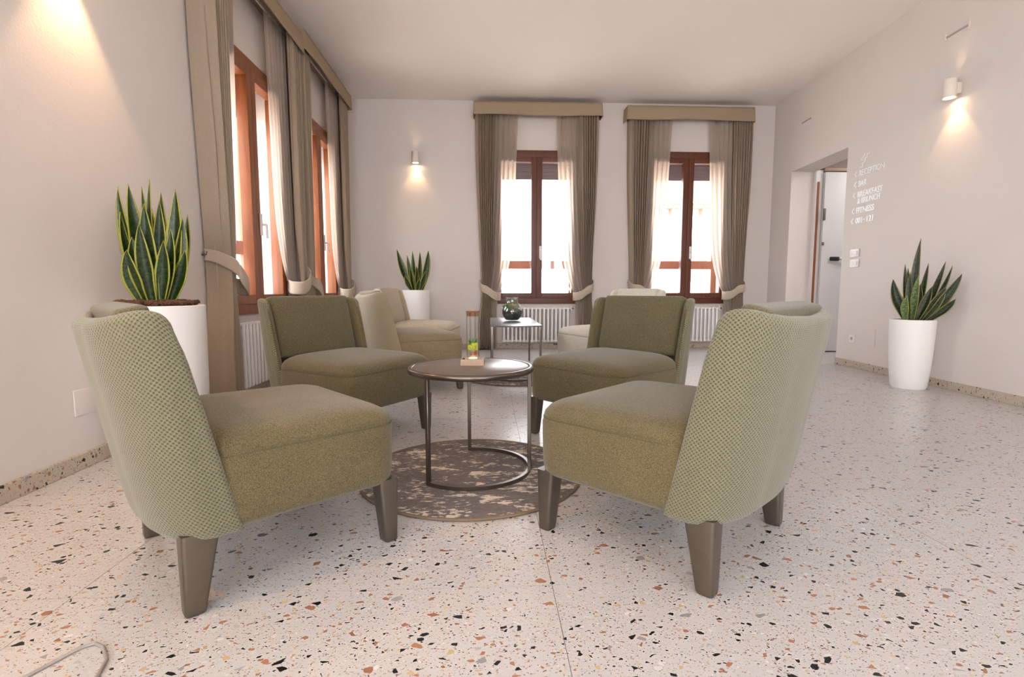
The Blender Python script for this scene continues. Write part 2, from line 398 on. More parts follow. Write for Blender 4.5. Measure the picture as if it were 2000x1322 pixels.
wall('wall_back', TB, XL-.3, 3.722, ZC, [(c-HW, c+HW, *WZ['b']) for c in (W1C, W2C)])
wall('wall_left', TL, YR, YB, ZC, [(c-HW, c+HW, *WZ['l']) for c in (L1C, L2C)]+[(-1.95, -.65, .6, 2.4)])
DS0, DS1, DZ = 5.14, 6.21, 2.19
wall('wall_right', TR, YR, YB+.02, ZC, [(DS0, DS1, -.001, DZ)], th=.28)
wall('wall_rear', TRear, XL-.3, 3.5, ZC, [(-1.25, .25, .6, 2.5), (1.35, 2.85, .6, 2.5)])
bm = bmesh.new(); box(bm, (XL-.3, YR-.3, ZC), (4.2, YB+.3, ZC+.2)); tag(finish('ceiling', bm, M['ceiling'], smooth=False), kind='structure')
# corridor beyond the opening in the right wall
bm = bmesh.new(); box(bm, (6.3, 4.2, 0), (6.45, 6.6, 2.7)); box(bm, (3.75, 4.05, 0), (6.45, 4.2, 2.7)); box(bm, (3.97, 6.36, 0), (6.45, 6.5, 2.7))
tag(finish('wall_corridor', bm, M['wall'], smooth=False), kind='structure')
tag(boxobj('ceiling_corridor', (3.8, 4.05, 2.7), (6.45, 6.6, 2.8), M['ceiling']), kind='structure')
# floor: slab and terrazzo tiles
fl = tag(boxobj('floor', (XL-.3, YR-.3, -.25), (6.5, YB+.3, -.002), M['grout']), kind='structure')
TX, TY = 1.205, .58
def tilemesh(x0, x1, y0, y1):
    bm = bmesh.new(); g = .0008
    box(bm, (x0+g, y0+g, -.012), (x1-g, y1-g, 0)); return bm
full = None
for i in range(-2, 6):
    for j in range(-8, 10):
        x0, x1, y0, y1 = .165+TX*i, .165+TX*(i+1), 1.26+TY*j, 1.26+TY*(j+1)
        x0, x1, y0, y1 = max(x0, XL-.02), min(x1, 6.3), max(y0, YR), min(y1, YB+.02)
        if x1-x0 < .05 or y1-y0 < .05: continue
        if (x0+x1)/2 > 4.2 and y1 < 4.0: continue
        if abs(x1-x0-TX) < 1e-4 and abs(y1-y0-TY) < 1e-4:
            if full is None:
                full = finish('floor_tile', tilemesh(0, TX, 0, TY), M['terrazzo'], fl, smooth=False); full.location = (x0, y0, 0)
            else:
                o = full.copy(); COL.objects.link(o); o.parent = fl; o.location = (x0, y0, 0)
        else:
            finish('floor_tile', tilemesh(x0, x1, y0, y1), M['terrazzo'], fl, smooth=False)
# skirting
def skirt(name, T, runs):
    bm = bmesh.new()
    for a, b in runs: box(bm, (a, 0, 0), (b, .013, .068), T, bev=.002, seg=1)
    tag(finish(name, bm, M['terrazzo_base'], smooth=False), kind='structure')
skirt('baseboard_back', TB, [(XL, 3.715)]); skirt('baseboard_left', TL, [(YR, YB)]); skirt('baseboard_right', TR, [(YR, DS0), (DS1, YB)])
# ------------------------------------------------------------------ windows
def lever(parent, T, s, z, sg=1):
    boxobj('handle_plate', (s-.014, .055, z-.08), (s+.014, .066, z+.08), M['white_plastic'], parent, T, .004)
    bm = bmesh.new(); tube(bm, [T((s, .06, z)), T((s, .10, z))], .008, 8); tube(bm, [T((s, .1, z)), T((s, .102, z-.1))], .0085, 8)
    finish('handle', bm, M['white_plastic'], parent)
def window(n, T, c, z0, z1, mat, half=.582, hpos=0.045):
    r = thing('window_%d' % n, T((c, 0, 0)), kind='structure')
    O = r.location.copy(); TT = lambda p: T(p)-O
    fw = .075
    bm = bmesh.new()
    box(bm, (c-half, -.06, z0), (c-half+fw, .03, z1), TT, .004); box(bm, (c+half-fw, -.06, z0), (c+half, .03, z1), TT, .004)
    box(bm, (c-half+fw, -.06, z1-fw-.02), (c+half-fw, .03, z1), TT, .004); box(bm, (c-half+fw, -.06, z0), (c+half-fw, .03, z0+fw+.01), TT, .004)
    finish('window_frame', bm, mat, r)
    zi0, zi1 = z0+fw+.01-.012, z1-fw-.02+.012
    for sg in (-1, 1):
        a, b = (c-half+fw-.012, c-.001) if sg < 0 else (c+.001, c+half-fw+.012)
        st = .068
        bm = bmesh.new()
        box(bm, (a, -.03, zi0), (a+st, .05, zi1), TT, .006); box(bm, (b-st, -.03, zi0), (b, .05, zi1), TT, .006)
        box(bm, (a+st, -.03, zi1-st), (b-st, .05, zi1), TT, .006); box(bm, (a+st, -.03, zi0), (b-st, .05, zi0+st), TT, .006)
        sash = finish('sash', bm, mat, r)
        boxobj('glass_pane', (a+st-.004, .003, zi0+st-.004), (b-st+.004, .009, zi1-st+.004), M['glass'], sash, TT)
    lever(r, TT, c+hpos, z0+.66)
    # outer storm frame with its mid rail, and the rolled shutter bottom
    bm = bmesh.new(); d0, d1 = -.30, -.25
    box(bm, (c-HW, d0, z0+.05), (c-HW+.07, d1, z1), TT); box(bm, (c+HW-.07, d0, z0+.05), (c+HW, d1, z1), TT)
    box(bm, (c-HW+.07, d0, z0+.46), (c+HW-.07, d1, z0+.57), TT, .004); box(bm, (c-HW+.07, d0, z0+.05), (c+HW-.07, d1, z0+.1), TT)
    finish('outer_frame', bm, M['wood_out'], r)
    bm = bmesh.new()
    for k in range(5): box(bm, (c-HW+.01, -.235, z1-.06-.05*(k+1)), (c+HW-.01, -.22, z1-.06-.05*k), TT, .003, 1)
    finish('roller_shutter', bm, M['shutter'], r)
    boxobj('window_sill', (c-HW, -.34, z0+.02), (c+HW, -.06, z0+.05), M['terrazzo_base'], r, TT)
    return r
window(1, TB, W1C, .585, 2.52, M['wood']); window(2, TB, W2C, .585, 2.525, M['wood'])
window(3, TL, L1C, .59, 2.43, M['wood_lit_tone'], .57); window(4, TL, L2C, .59, 2.45, M['wood_lit_tone'], .57)
for i, (a, b, T) in enumerate(((-1.25, .25, TRear), (1.35, 2.85, TRear), (-1.95, -.65, TL))):
    r = thing('window_%d' % (5+i), kind='structure'); bm = bmesh.new(); z0, z1 = .6, (2.5 if T is TRear else 2.4)
    box(bm, (a, -.1, z0), (a+.07, -.02, z1), T); box(bm, (b-.07, -.1, z0), (b, -.02, z1), T); box(bm, (a+.07, -.1, z1-.07), (b-.07, -.02, z1), T)
    box(bm, (a+.07, -.1, z0), (b-.07, -.02, z0+.07), T); box(bm, ((a+b)/2-.05, -.1, z0+.07), ((a+b)/2+.05, -.02, z1-.07), T)
    finish('window_frame', bm, M['wood'], r)
# ------------------------------------------------------------------ door set seen through the opening
dr = thing('door_1', (4.05, 6.1, 0), kind='structure'); D0 = Vector((4.05, 6.1, 0)); DT = lambda p: Vector(p)-D0
lf = boxobj('door_leaf', (4.055, 6.1, .012), (4.98, 6.15, 2.17), M['door_white'], dr, DT, .003)
bm = bmesh.new(); box(bm, (4.16, 6.075, 1.115), (4.27, 6.1, 1.165), DT, .012); finish('panic_bar_end', bm, M['black'], lf)
bm = bmesh.new(); box(bm, (4.82, 6.065, 1.1), (4.93, 6.1, 1.18), DT, .012); finish('panic_bar_end', bm, M['black'], lf)
bm = bmesh.new(); tube(bm, [DT((4.25, 6.06, 1.14)), DT((4.85, 6.06, 1.14))], .014, 10); finish('panic_bar', bm, M['steel'], lf)
for z in (.3, 1.6, 1.3): boxobj('hinge', (4.048, 6.085, z), (4.072, 6.1, z+(.14 if z == 1.6 else .04)), M['brass'], lf, DT, .002)
boxobj('door_seal', (3.958, 6.185, .0), (3.966, 6.2, 2.19), M['black'], dr, DT)
boxobj('door_jamb', (3.965, 6.14, 0), (4.05, 6.2, 2.2), M['white_plastic'], dr, DT, .004)
boxobj('wood_strip', (3.985, 6.128, .5), (4.006, 6.14, 2.06), M['wood_lit_tone'], dr, DT)
boxobj('door_head', (4.05, 6.11, 2.185), (5.1, 6.2, 2.22), M['pale_wood'], dr, DT, .004)
boxobj('transom_panel', (3.965, 6.16, 2.22), (5.1, 6.2, 2.7), M['wood'], dr, DT)
boxobj('gap_shade_strip', (4.05, 6.12, 0), (5.0, 6.2, .012), M['black'], dr, DT)  # black strip stands in for the shade in the gap under the leaf

# ------------------------------------------------------------------ curtains
def sheet(T, O, edge, ns, nz, zt, zb, nfun, mat, name, parent, thick=.0):
    bm = bmesh.new(); uvl = bm.loops.layers.uv.new('UVMap'); G = []
    for j in range(nz+1):
        z = zt+(zb-zt)*j/nz; a, b = edge(z); row = []
        for i in range(ns+1):
            u = i/ns; s, n = nfun(u, z, a, b)
            row.append(bm.verts.new(T((s, n, z))-O))
        G.append(row)
    for j in range(nz):
        for i in range(ns): bm.faces.new((G[j][i], G[j][i+1], G[j+1][i+1], G[j+1][i]))
    o = finish(name, bm, mat, parent, recalc=False, angle=180)
    if thick:
        m = o.modifiers.new('thickness', 'SOLIDIFY'); m.thickness = thick; m.offset = 0
    return o
def sm(t): t = max(0, min(1, t)); return t*t*(3-2*t)
def curtain_pair(T, c, side, zt, zp, rnd, labels, groups, wide=.80, ztie=.74, zhook=.9, mirror_depth=.0, sheer_in=.24):
    """one side of a window: an opaque curtain held by a tieback, and the sheer beside it. side -1 = low s, +1 = high s"""
    R = random.Random(rnd)
    def mk(out_top, in_top, out_tie, in_tie, out_bot, in_bot, pw):
        def edge(z):
            if z > ztie:
                t = (zt-z)/(zt-ztie)
                a = out_top+(out_tie-out_top)*sm(t)**1.5; b = in_top+(in_tie-in_top)*(pw*t+(1-pw)*t**8)
            else:
                t = (ztie-z)/ztie
                a = out_tie+(out_bot-out_tie)*sm(t*1.6); b = in_tie+(in_bot-in_tie)*sm(t*1.6)**.8
            return c+side*a, c+side*b
        return edge
    def folds(k, amp, n0, ret):
        ph = [R.uniform(-.5, .5) for _ in range(k+2)]; am = [R.uniform(.6, 1.15) for _ in range(k+2)]
        def f(u, z, a, b):
            g = max(0, 1-abs(z-ztie)/.5)            # gathered near the tie
            x = u*k; i = int(x); w = am[i]*(1-(x-i))+am[i+1]*(x-i); p = ph[i]*(1-(x-i))+ph[i+1]*(x-i)
            v = math.sin(2*PI*x+p+.5*math.sin(2.1*z+rnd)); v = math.copysign(abs(v)**.75, v)
            A = amp*w*(1-.45*g)
            n = n0+A*v+.01*g
            s = a+(b-a)*(u+.012*math.cos(2*PI*x+p))
            if ret and u < ret:                       # return to the wall at the outer edge
                q = sm(1-u/ret); n = n*(1-q)+.012*q; s = s*(1-q)+a*q
            return s, n
        return f
    base = T((c+side*wide, .05, 0)); O = base
    cu = thing('curtain', O, label=labels[0], cat='curtain', group=groups[0])
    sheet(T, O, mk(wide, .525, wide-.06, .60, wide-.02, .57, .8), 132, 56, zt, .012, folds(8, .028, .14, .10), M['curtain'], 'drape', cu, .003)
    # tieback: ribbon from the wall hook round the front of the gathered cloth
    hs = c+side*(wide-.045); P = [(hs, .014, zhook), (hs, .09, zhook-.015), (hs-side*.03, .185, zhook-.07), (c+side*.635, .212, ztie+.06), (c+side*.555, .212, ztie+.0), (c+side*.49, .18, ztie-.02), (c+side*.465, .11, ztie-.015), (c+side*.50, .06, ztie+.01)]
    def cr(t):
        n = len(P)-1; x = min(t*n, n-1e-6); i = int(x); f = x-i
        p = [Vector(P[max(0, min(n, i+d))]) for d in (-1, 0, 1, 2)]
        return .5*((2*p[1])+(p[2]-p[0])*f+(2*p[0]-5*p[1]+4*p[2]-p[3])*f*f+(3*p[1]-p[0]-3*p[2]+p[3])*f**3)
    bm = bmesh.new(); rows = []
    for i in range(41):
        t = i/40; q = cr(t); hh = .036+.018*sm(t*2.2); rows.append([bm.verts.new(T((q.x, q.y+.006*(1-(v*2)**2), q.z+hh*v*2))-O) for v in (-.5, -.38, -.12, .12, .38, .5)])
    for A, B in zip(rows, rows[1:]):
        for k in range(5): bm.faces.new((A[k], A[k+1], B[k+1], B[k]))
    tb = finish('tieback', bm, M['band'], cu, recalc=True, angle=180); m = tb.modifiers.new('t', 'SOLIDIFY'); m.thickness = .006; m.offset = 0
    bm = bmesh.new(); tube(bm, [T((hs, .0, zhook))-O, T((hs, .03, zhook))-O, T((hs, .034, zhook+.02))-O], .006, 8); finish('hook', bm, M['bronze'], cu)
    sh = thing('sheer_curtain', T((c+side*.5, .05, 0)), label=labels[1], cat='curtain', group=groups[1]); O2 = sh.location.copy()
    sheet(T, O2, mk(.62, sheer_in, .67, .50, .67, .52, .36), 110, 56, zt, .012, folds(6, .015, .068, 0), M['sheer'], 'voile', sh)
def pelmet(T, c, half, z0, z1, label, dep=.175):
    r = thing('pelmet', T((c, 0, z0)), label=label, cat='pelmet'); O = r.location.copy(); TT = lambda p: T(p)-O
    # fabric front with returns, hem slightly flared and softly waved
    bm = bmesh.new(); path = []; fl_ = .0
    for i in range(6): path.append((c-half, .004+(dep-.03)*i/6))
    for i in range(5): a = PI/2*i/4; path.append((c-half+.012-.012*math.cos(a), dep-.012+.012*math.sin(a)-.0))
    for i in range(1, 30): path.append((c-half+.012+(2*half-.024)*i/30, dep))
    for i in range(5): a = PI/2*i/4; path.append((c+half-.012+.012*math.sin(a), dep-.012+.012*math.cos(a)))
    for i in range(1, 7): path.append((c+half, dep-.026-(dep-.03)*i/6))
    rows = []
    for j in range(7):
        t = j/6; z = z1+(z0-z1)*t
        rows.append([bm.verts.new(TT((c+(s-c)*(1+.012*t), n*(1+.05*t)+.003*math.sin(9*s)*t, z+(.007*math.sin(5*s+1) if j == 6 else 0)))) for s, n in path])
    for A, B in zip(rows, rows[1:]):
        for k in range(len(A)-1): bm.faces.new((A[k], A[k+1], B[k+1], B[k]))
    o = finish('valance_cloth', bm, M['pelmet'], r, angle=180); m = o.modifiers.new('t', 'SOLIDIFY'); m.thickness = .008; m.offset = 1
    boxobj('mounting_board', (c-half+.008, .001, z1-.02), (c+half-.008, dep-.012, z1-.004), M['pelmet'], r, TT)
    for n in (.068, .14): boxobj('curtain_rail', (c-half+.02, n-.008, z1-.045), (c+half-.02, n+.008, z1-.022), M['white_plastic'], r, TT)
pelmet(TB, .638, .785, 2.895, 3.055, 'taupe fabric pelmet over the back wall window nearer the left wall')
pelmet(TB, 2.552, .80, 2.87, 3.035, 'taupe fabric pelmet over the back wall window next to the right wall')
pelmet(TL, 3.9, .765, 2.775, 2.915, 'taupe fabric pelmet over the nearer window of the left wall', .18)
pelmet(TL, 5.46, .765, 2.83, 2.985, 'taupe fabric pelmet over the left wall window by the back corner', .18)
GC, GS = None, None
k = 0
for T, c, zt, nm, zti, zh in ((TB, W1C, 3.01, 'back wall window nearer the left wall', .70, .86), (TB, W2C, 2.99, 'back wall window next to the right wall', .71, .86),
                     (TL, L1C, 2.87, 'nearer window of the left wall', .80, .98), (TL, L2C, 2.94, 'left wall window by the back corner', .74, .9)):
    for side in (-1, 1):
        sd = ('left' if side < 0 else 'right')
        wd = .775 if T is TB else (.72 if c == L1C and side < 0 else .74)
        if T is TB and c == W2C: wd = .80
        curtain_pair(T, c, side, zt, 0, 11+k*7, ('heavy taupe curtain, %s side of the %s' % (sd, nm), 'pale sheer curtain, %s side of the %s' % (sd, nm)), ('taupe curtains at the windows', 'sheer curtains at the windows'), wide=wd, ztie=zti, zhook=zh)
        k += 1
# ------------------------------------------------------------------ radiators
def radiator(T, s0, s1, label):
    r = thing('radiator', T(((s0+s1)/2, .07, 0)), label=label, cat='radiator', group='white column radiators under the windows'); O = r.location.copy(); TT = lambda p: T(p)-O
    n = int(round((s1-s0)/.0515)); first = None
    for i in range(n):
        s = s0+.0515*(i+.5); P0 = TT((s, .07, 0))
        if first is None:
            bm = bmesh.new()
            for dn in (-.035, .035):
                tube(bm, [TT((s, .07+dn, z))-P0 for z in (.1, .12, .3, .5, .525)], [.010, .0125, .0125, .0125, .010], 8)
            for z in (.105, .525):
                tube(bm, [TT((s-.0255, .07, z))-P0, TT((s+.0255, .07, z))-P0], .017, 10)
                q = [TT((s, .07-.04, z))-P0, TT((s, .07, z))-P0, TT((s, .07+.04, z))-P0]; tube(bm, q, [.012, .017, .012], 8)
            first = finish('radiator_column', bm, M['radiator'], r); first.location = P0
        else:
            o = first.copy(); COL.objects.link(o); o.parent = r; o.location = P0
    bm = bmesh.new(); tube(bm, [TT((s1+.0, .07, .525)), TT((s1+.03, .07, .525))], .012, 8); tube(bm, [TT((s1+.022, .07, .49)), TT((s1+.022, .07, .56))], .012, 10)
    finish('valve', bm, M['white_plastic'], r)
    bm = bmesh.new(); tube(bm, [TT((s1+.03, .07, .525)), TT((s1+.05, .07, .525))], .008, 8); finish('valve_cap', bm, M['black'], r)
    for s in (s0+.15, s1-.15):
        for zz in (.13, .46): boxobj('wall_bracket', (s-.01, .0, zz), (s+.01, .05, zz+.03), M['radiator'], r, TT)
radiator(TB, .19, 1.065, 'white column radiator under the back wall window nearer the left wall')
radiator(TB, 2.15, 3.025, 'white column radiator under the back wall window next to the right wall')
radiator(TL, 3.49, 4.365, 'white column radiator under the nearer window of the left wall')
# ------------------------------------------------------------------ lounge chairs
def ushape(w, xf, xb, a_, b_, n_side=6, n_c=14, n_b=12):
    """U curve from the left wing's front edge round the back to the right wing's front edge; corners are quarter ellipses"""
    pts = []
    for i in range(n_side): pts.append((xf+(xb+a_-xf)*i/n_side, w))
    for i in range(n_c): a = PI/2*i/n_c; pts.append((xb+a_-a_*math.sin(a), w-b_+b_*math.cos(a)))
    for i in range(n_b+1): pts.append((xb-.008*math.sin(PI*i/n_b), (w-b_)*(1-2*i/n_b)))
    for i in range(1, n_c+1): a = PI/2*(1-i/n_c); pts.append((xb+a_-a_*math.sin(a), -(w-b_+b_*math.cos(a))))
    for i in range(1, n_side+1): pts.append((xb+a_+(xf-xb-a_)*i/n_side, -w))
    return pts
def make_chair(label, shellm, seatm, cushm, group):
    r = thing('lounge_chair', label=label, cat='chair', group=group)
    # --- shell: a profile of (height, inset) swept round the U, rim dipping towards the back, rounded wing edges
    bm = bmesh.new(); uvl = bm.loops.layers.uv.new('UVMap')
    zb, zt, th = .178, .722, .042
    prof = []
    for z, ins in ((zb, .018), (zb+.006, .008), (zb+.018, .001), (zb+.03, 0)): prof.append((z, ins))
    for i in range(1, 15): prof.append((zb+.03+(zt-.018-zb-.03)*i/14, 0))
    for i in range(1, 7): a = PI/2*i/6; prof.append((zt-.018+.018*math.sin(a), .018-.018*math.cos(a)))
    for i in range(1, 7): a = PI/2*i/6; prof.append((zt-.018+.018*math.cos(a), th-.018+.018*math.sin(a)))
    for z in (.62, .50, .38, .3, .22, zb+.004): prof.append((z, th))
    def xfront(z): return -.160-.125*(z-zb)/(zt-zb)
    def curve(z, ins):
        t = (z-zb)/(zt-zb)
        xf = xfront(z); xb = -.318-.095*max(0, t)**.8; w = .318-.006*(1-t)
        return ushape(w-ins, xf, xb+ins, .118-ins*.9, .20-ins*.7)
    n = len(curve(.45, 0)); UU = []
    for z, ins in prof:
        cc = curve(z, 0); u_ = [0]
        for i in range(1, n): u_.append(u_[-1]+math.hypot(cc[i][0]-cc[i-1][0], cc[i][1]-cc[i-1][1]))
        UU.append([a-u_[-1]/2 for a in u_])
    V = [0]
    for (z0, i0), (z1, i1) in zip(prof, prof[1:]): V.append(V[-1]+math.hypot(z1-z0, i1-i0))
    rr_ = .015
    def column(i, sh=0, adv=0):
        out = []
        for z, ins in prof:
            z2 = min(max(z, zb+sh), zt-sh); in2 = min(max(ins, sh), th-sh)
            p = curve(z2, in2)[i]
            dip = .032*sm((xfront(z2)-p[0]-.035)/.11)*sm((z2-.45)/.25)
            R_ = .048; d_ = max(0, min(R_, xfront(z2)+rr_-p[0]-adv))
            dip += (R_-math.sqrt(max(0, R_*R_-(R_-d_)**2)))*sm((z2-.60)/.12)*.85
            out.append(bm.verts.new((p[0]+adv, p[1], z2-dip)))
        return out
    cols = []; us = []          # us: (column index, extra arc length)
    for e in (1, .92, .7, .38): cols.append(column(0, rr_*(1-math.sqrt(1-e*e)), rr_*e)); us.append((0, -rr_*e))
    for i in range(n): cols.append(column(i)); us.append((i, 0))
    for e in (.38, .7, .92, 1): cols.append(column(n-1, rr_*(1-math.sqrt(1-e*e)), rr_*e)); us.append((n-1, rr_*e))
    nr = len(prof)
    def uat(i, j): return UU[j][us[i][0]]+us[i][1]
    for i in range(len(cols)-1):
        for j in range(nr):
            j2 = (j+1) % nr; v2 = V[j2] if j2 else V[j]+.04
            f = bm.faces.new((cols[i][j], cols[i][j2], cols[i+1][j2], cols[i+1][j])); f.material_index = 0 if (j < 24 or j == nr-1) else 1
            for lp_, (uu, vv) in zip(f.loops, ((uat(i, j), V[j]), (uat(i, j2), v2), (uat(i+1, j2), v2), (uat(i+1, j), V[j]))): lp_[uvl].uv = (uu, vv)
    for cc in (cols[0], cols[-1]):
        f = bm.faces.new(cc); f.material_index = 1
        for lp_ in f.loops: lp_[uvl].uv = (lp_.vert.co.y, lp_.vert.co.z)
    finish('shell_back', bm, shellm, r, angle=180).data.materials.append(seatm)
    # --- seat: rounded block with a crowned top
    x0, x1, yw = -.225, .298, .306
    lv = [(.186, .030), (.190, .014), (.202, .003), (.225, 0), (.30, 0), (.355, .001), (.366, .004), (.369, .006), (.373, .004), (.388, .008), (.404, .020), (.416, .040), (.425, .068), (.432, .11), (.438, .16), (.441, .20)]
    rings = []
    for z, ins in lv:
        t = (z-.19)/.25
        fr = x1+.002-.018*(1-t)*.6
        q = rrect(x0+ins*.5, fr-ins, -yw+ins, yw-ins, max(.012, .070-ins*.12), 7)
        rings.append([(p[0], p[1], z-.020*max(0, t)*sm((.10-p[0])/.35)*0 + .012*t*sm((p[0]-.0)/-.3)) for p in q])
    bm = bmesh.new(); loft(bm, rings); so = finish('seat', bm, seatm, r, angle=70)
    q = rrect(x0, x1-.004, -yw+.004, yw-.004, .070, 7)
    bm = bmesh.new(); tube(bm, [(p[0], p[1], .3695) for p in q], .0013, 5, closed=True); finish('seat_seam', bm, M['seam'], so)
    # --- loose back cushion
    lean = math.atan2(.125, .544)
    def f(P):
        b = .010*math.cos(PI/2*min(1, abs(P.y)/.26))*math.cos(PI/2*min(1, abs(P.z)/.17))*(1 if P.x > 0 else 0)
        x, z = P.x+b, P.z
        return Vector((x*math.cos(lean)-z*math.sin(lean), P.y, z*math.cos(lean)+x*math.sin(lean)))
    bm = rbox(.036, .252, .160, .018, 12, f); cu = finish('back_cushion', bm, cushm, r, angle=180)
    cu.location = (-.300, 0, .572)
    # --- legs
    def leg(xt0, xt1, xb0, xb1, yt0, yt1, yb0, yb1):
        bm = bmesh.new()
        loft(bm, [[(p[0], p[1], z) for p in rrect(xb0+(xt0-xb0)*t+e, xb1+(xt1-xb1)*t-e, yb0+(yt0-yb0)*t+e, yb1+(yt1-yb1)*t-e, .009, 4)] for z, t, e in ((0, 0, .005), (.003, .015, .001), (.01, .05, 0), (.1, .5, 0), (.19, .95, 0), (.2, 1, 0))])
        finish('leg', bm, M['bronze'], r, angle=50)
    for s in (-1, 1):
        a = sorted((s*.232, s*.296)); b = sorted((s*.246, s*.290))
        leg(.228, .290, .246, .288, a[0], a[1], b[0], b[1])
        leg(-.277, -.195, -.277, -.232, a[0], a[1], b[0], b[1])
    return r
LG = 'sage green lounge chairs round the near table'
chA = make_chair('sage green lounge chair at front left with its woven back to the viewer', M['shell'], M['seat'], M['cushion'], LG)
def place(o, x, y, deg, label=None, sc=1, group=None):
    o.location = (x, y, 0); o.rotation_euler = (0, 0, math.radians(deg)); o.scale = (sc, sc, sc)
    if label: o['label'] = label
    if group: o['group'] = group
place(chA, -.684, 1.556, 41)
for a in ((.568, 1.574, 134, 'sage green lounge chair at front right with its woven back to the viewer'), (-.711, 2.72, -32.2, 'olive green lounge chair behind the front left one, back cushion facing the viewer'),
          (.627, 2.645, 219, 'olive green lounge chair behind the front right one, back cushion facing the viewer')):
    place(copy_tree(chA), *a)
def recolour(r, shell, seat, cushion):
    for c in r.children:
        m = {'shell_back': shell, 'seat': seat, 'back_cushion': cushion}.get(c.name.split('.')[0])
        if m: c.data = c.data.copy(); c.data.materials[0] = m
        if m and len(c.data.materials) > 1: c.data.materials[1] = seat
LG2 = 'beige lounge chairs round the far table'
e = copy_tree(chA); place(e, -.581, 4.104, 23, 'olive beige lounge chair beside the far table, seen from its side and back', 1.04, LG2); recolour(e, M['shell_b'], M['seat_b'], M['seat_b'])
e = copy_tree(chA); place(e, -.619, 4.964, -7.3, 'beige lounge chair farthest back on the left, in front of the tall white pot', 1.07, LG2); recolour(e, M['shell_c'], M['seat_f'], M['seat_f'])
e = copy_tree(chA); place(e, 1.002, 4.293, 202.4, 'cream lounge chair at the far right under the back windows', 1.06, LG2); recolour(e, M['shell_c'], M['seat_c'], M['seat_c'])
# ------------------------------------------------------------------ rugs and tables
def rug(x, y, R, label):
    r = thing('round_rug', (x, y, 0), label=label, cat='rug', group='round distressed grey rugs under the tables')
    bm = bmesh.new(); lathe(bm, [(R-.006, .0005), (R-.004, .007), (R-.012, .0085), (R*.5, .0085), (.01, .0085)], 96, capb=True, capt=True); finish('rug_pile', bm, M['rug'], r)
    bm = bmesh.new(); tube(bm, [(R*math.cos(2*PI*k/96), R*math.sin(2*PI*k/96), .0062) for k in range(96)], .006, 8, closed=True); finish('rug_binding', bm, M['rug_edge'], r)
rug(-.07, 2.09, .452, 'round distressed grey rug under the near coffee table')
rug(.25, 4.48, .47, 'round distressed grey rug under the far table')
ZT = .45
tb = thing('coffee_table', (-.07, 2.125, .0085), label='round dark brown metal coffee table on the near rug', cat='table')
bm = bmesh.new(); lathe(bm, [(.232, ZT-.020), (.238, ZT-.017), (.240, ZT-.010), (.238, ZT-.0085)], 72, capb=True, capt=True); finish('tabletop', bm, M['tabletop'], tb)
bm = bmesh.new(); tube(bm, [(.250*math.cos(2*PI*k/80), .250*math.sin(2*PI*k/80), ZT-.0195) for k in range(80)], .0125, 10, closed=True); finish('rim', bm, M['dark_metal'], tb)
A0, A1, A2 = math.radians(229), math.radians(94), math.radians(-5)
bm = bmesh.new(); ar = []
st, en = math.radians(-131), math.radians(94)
for k in range(61):
    a = st+(en-st)*k/60; ar.append((.245*math.cos(a), .245*math.sin(a)))
rr = []
for (x, y) in ar:
    d = Vector((x, y, 0)).normalized(); c = Vector((x, y, .0)); h = .0075
    rr.append([c+d*a*h+Vector((0, 0, .0085+b*h)) for a, b in ((-1, -1), (1, -1), (1, 1), (-1, 1))])
loft(bm, rr); finish('base_ring', bm, M['dark_metal'], tb, angle=30)
for a in (st, en, A2):
    x, y = .245*math.cos(a), .245*math.sin(a); bm = bmesh.new(); box(bm, (-.008, -.008, .001), (.008, .008, ZT-.02), lambda p: Matrix.Rotation(a, 3, 'Z') @ Vector(p)+Vector((x, y, 0)), .002, 1)
    finish('leg', bm, M['dark_metal'], tb)
# far table: long top with a bowed near end
t2 = thing('side_table', (.245, 4.9, 0), label='long grey metal table with a bowed front edge holding the glass terrarium', cat='table')
HT = .468; X0, X1, Y0, Y1 = -.215, .215, -.60, .60
out = [(X0, Y1), (X1, Y1), (X1, Y0)] + [(X1+(X0-X1)*i/16, Y0-.075*math.sin(PI*i/16)) for i in range(1, 16)] + [(X0, Y0)]
bm = bmesh.new(); loft(bm, [[(x*s, y*s, z) for x, y in out] for z, s in ((HT-.014, .985), (HT-.011, 1), (HT-.002, 1), (HT, .992))]); finish('tabletop', bm, M['tabletop_grey'], t2, angle=30)
for x in (X0+.01, X1-.01):
    for y in (Y0+.01, Y1-.01): boxobj('leg', (x-.009, y-.009, .0 if y > 0 else .0087), (x+.009, y+.009, HT-.013), M['dark_metal'], t2, bev=.002)
bm = bmesh.new(); rr = []
for i in range(33):
    a = PI+PI*i/32; x, y = .205*math.cos(a), Y0+.01+.12*math.sin(a); d = Vector((math.cos(a), math.sin(a), 0)); rr.append([Vector((x, y, .0167))+d*u*.0075+Vector((0, 0, v*.0075)) for u, v in ((-1, -1), (1, -1), (1, 1), (-1, 1))])
loft(bm, rr); finish('base_ring', bm, M['dark_metal'], t2, angle=30)
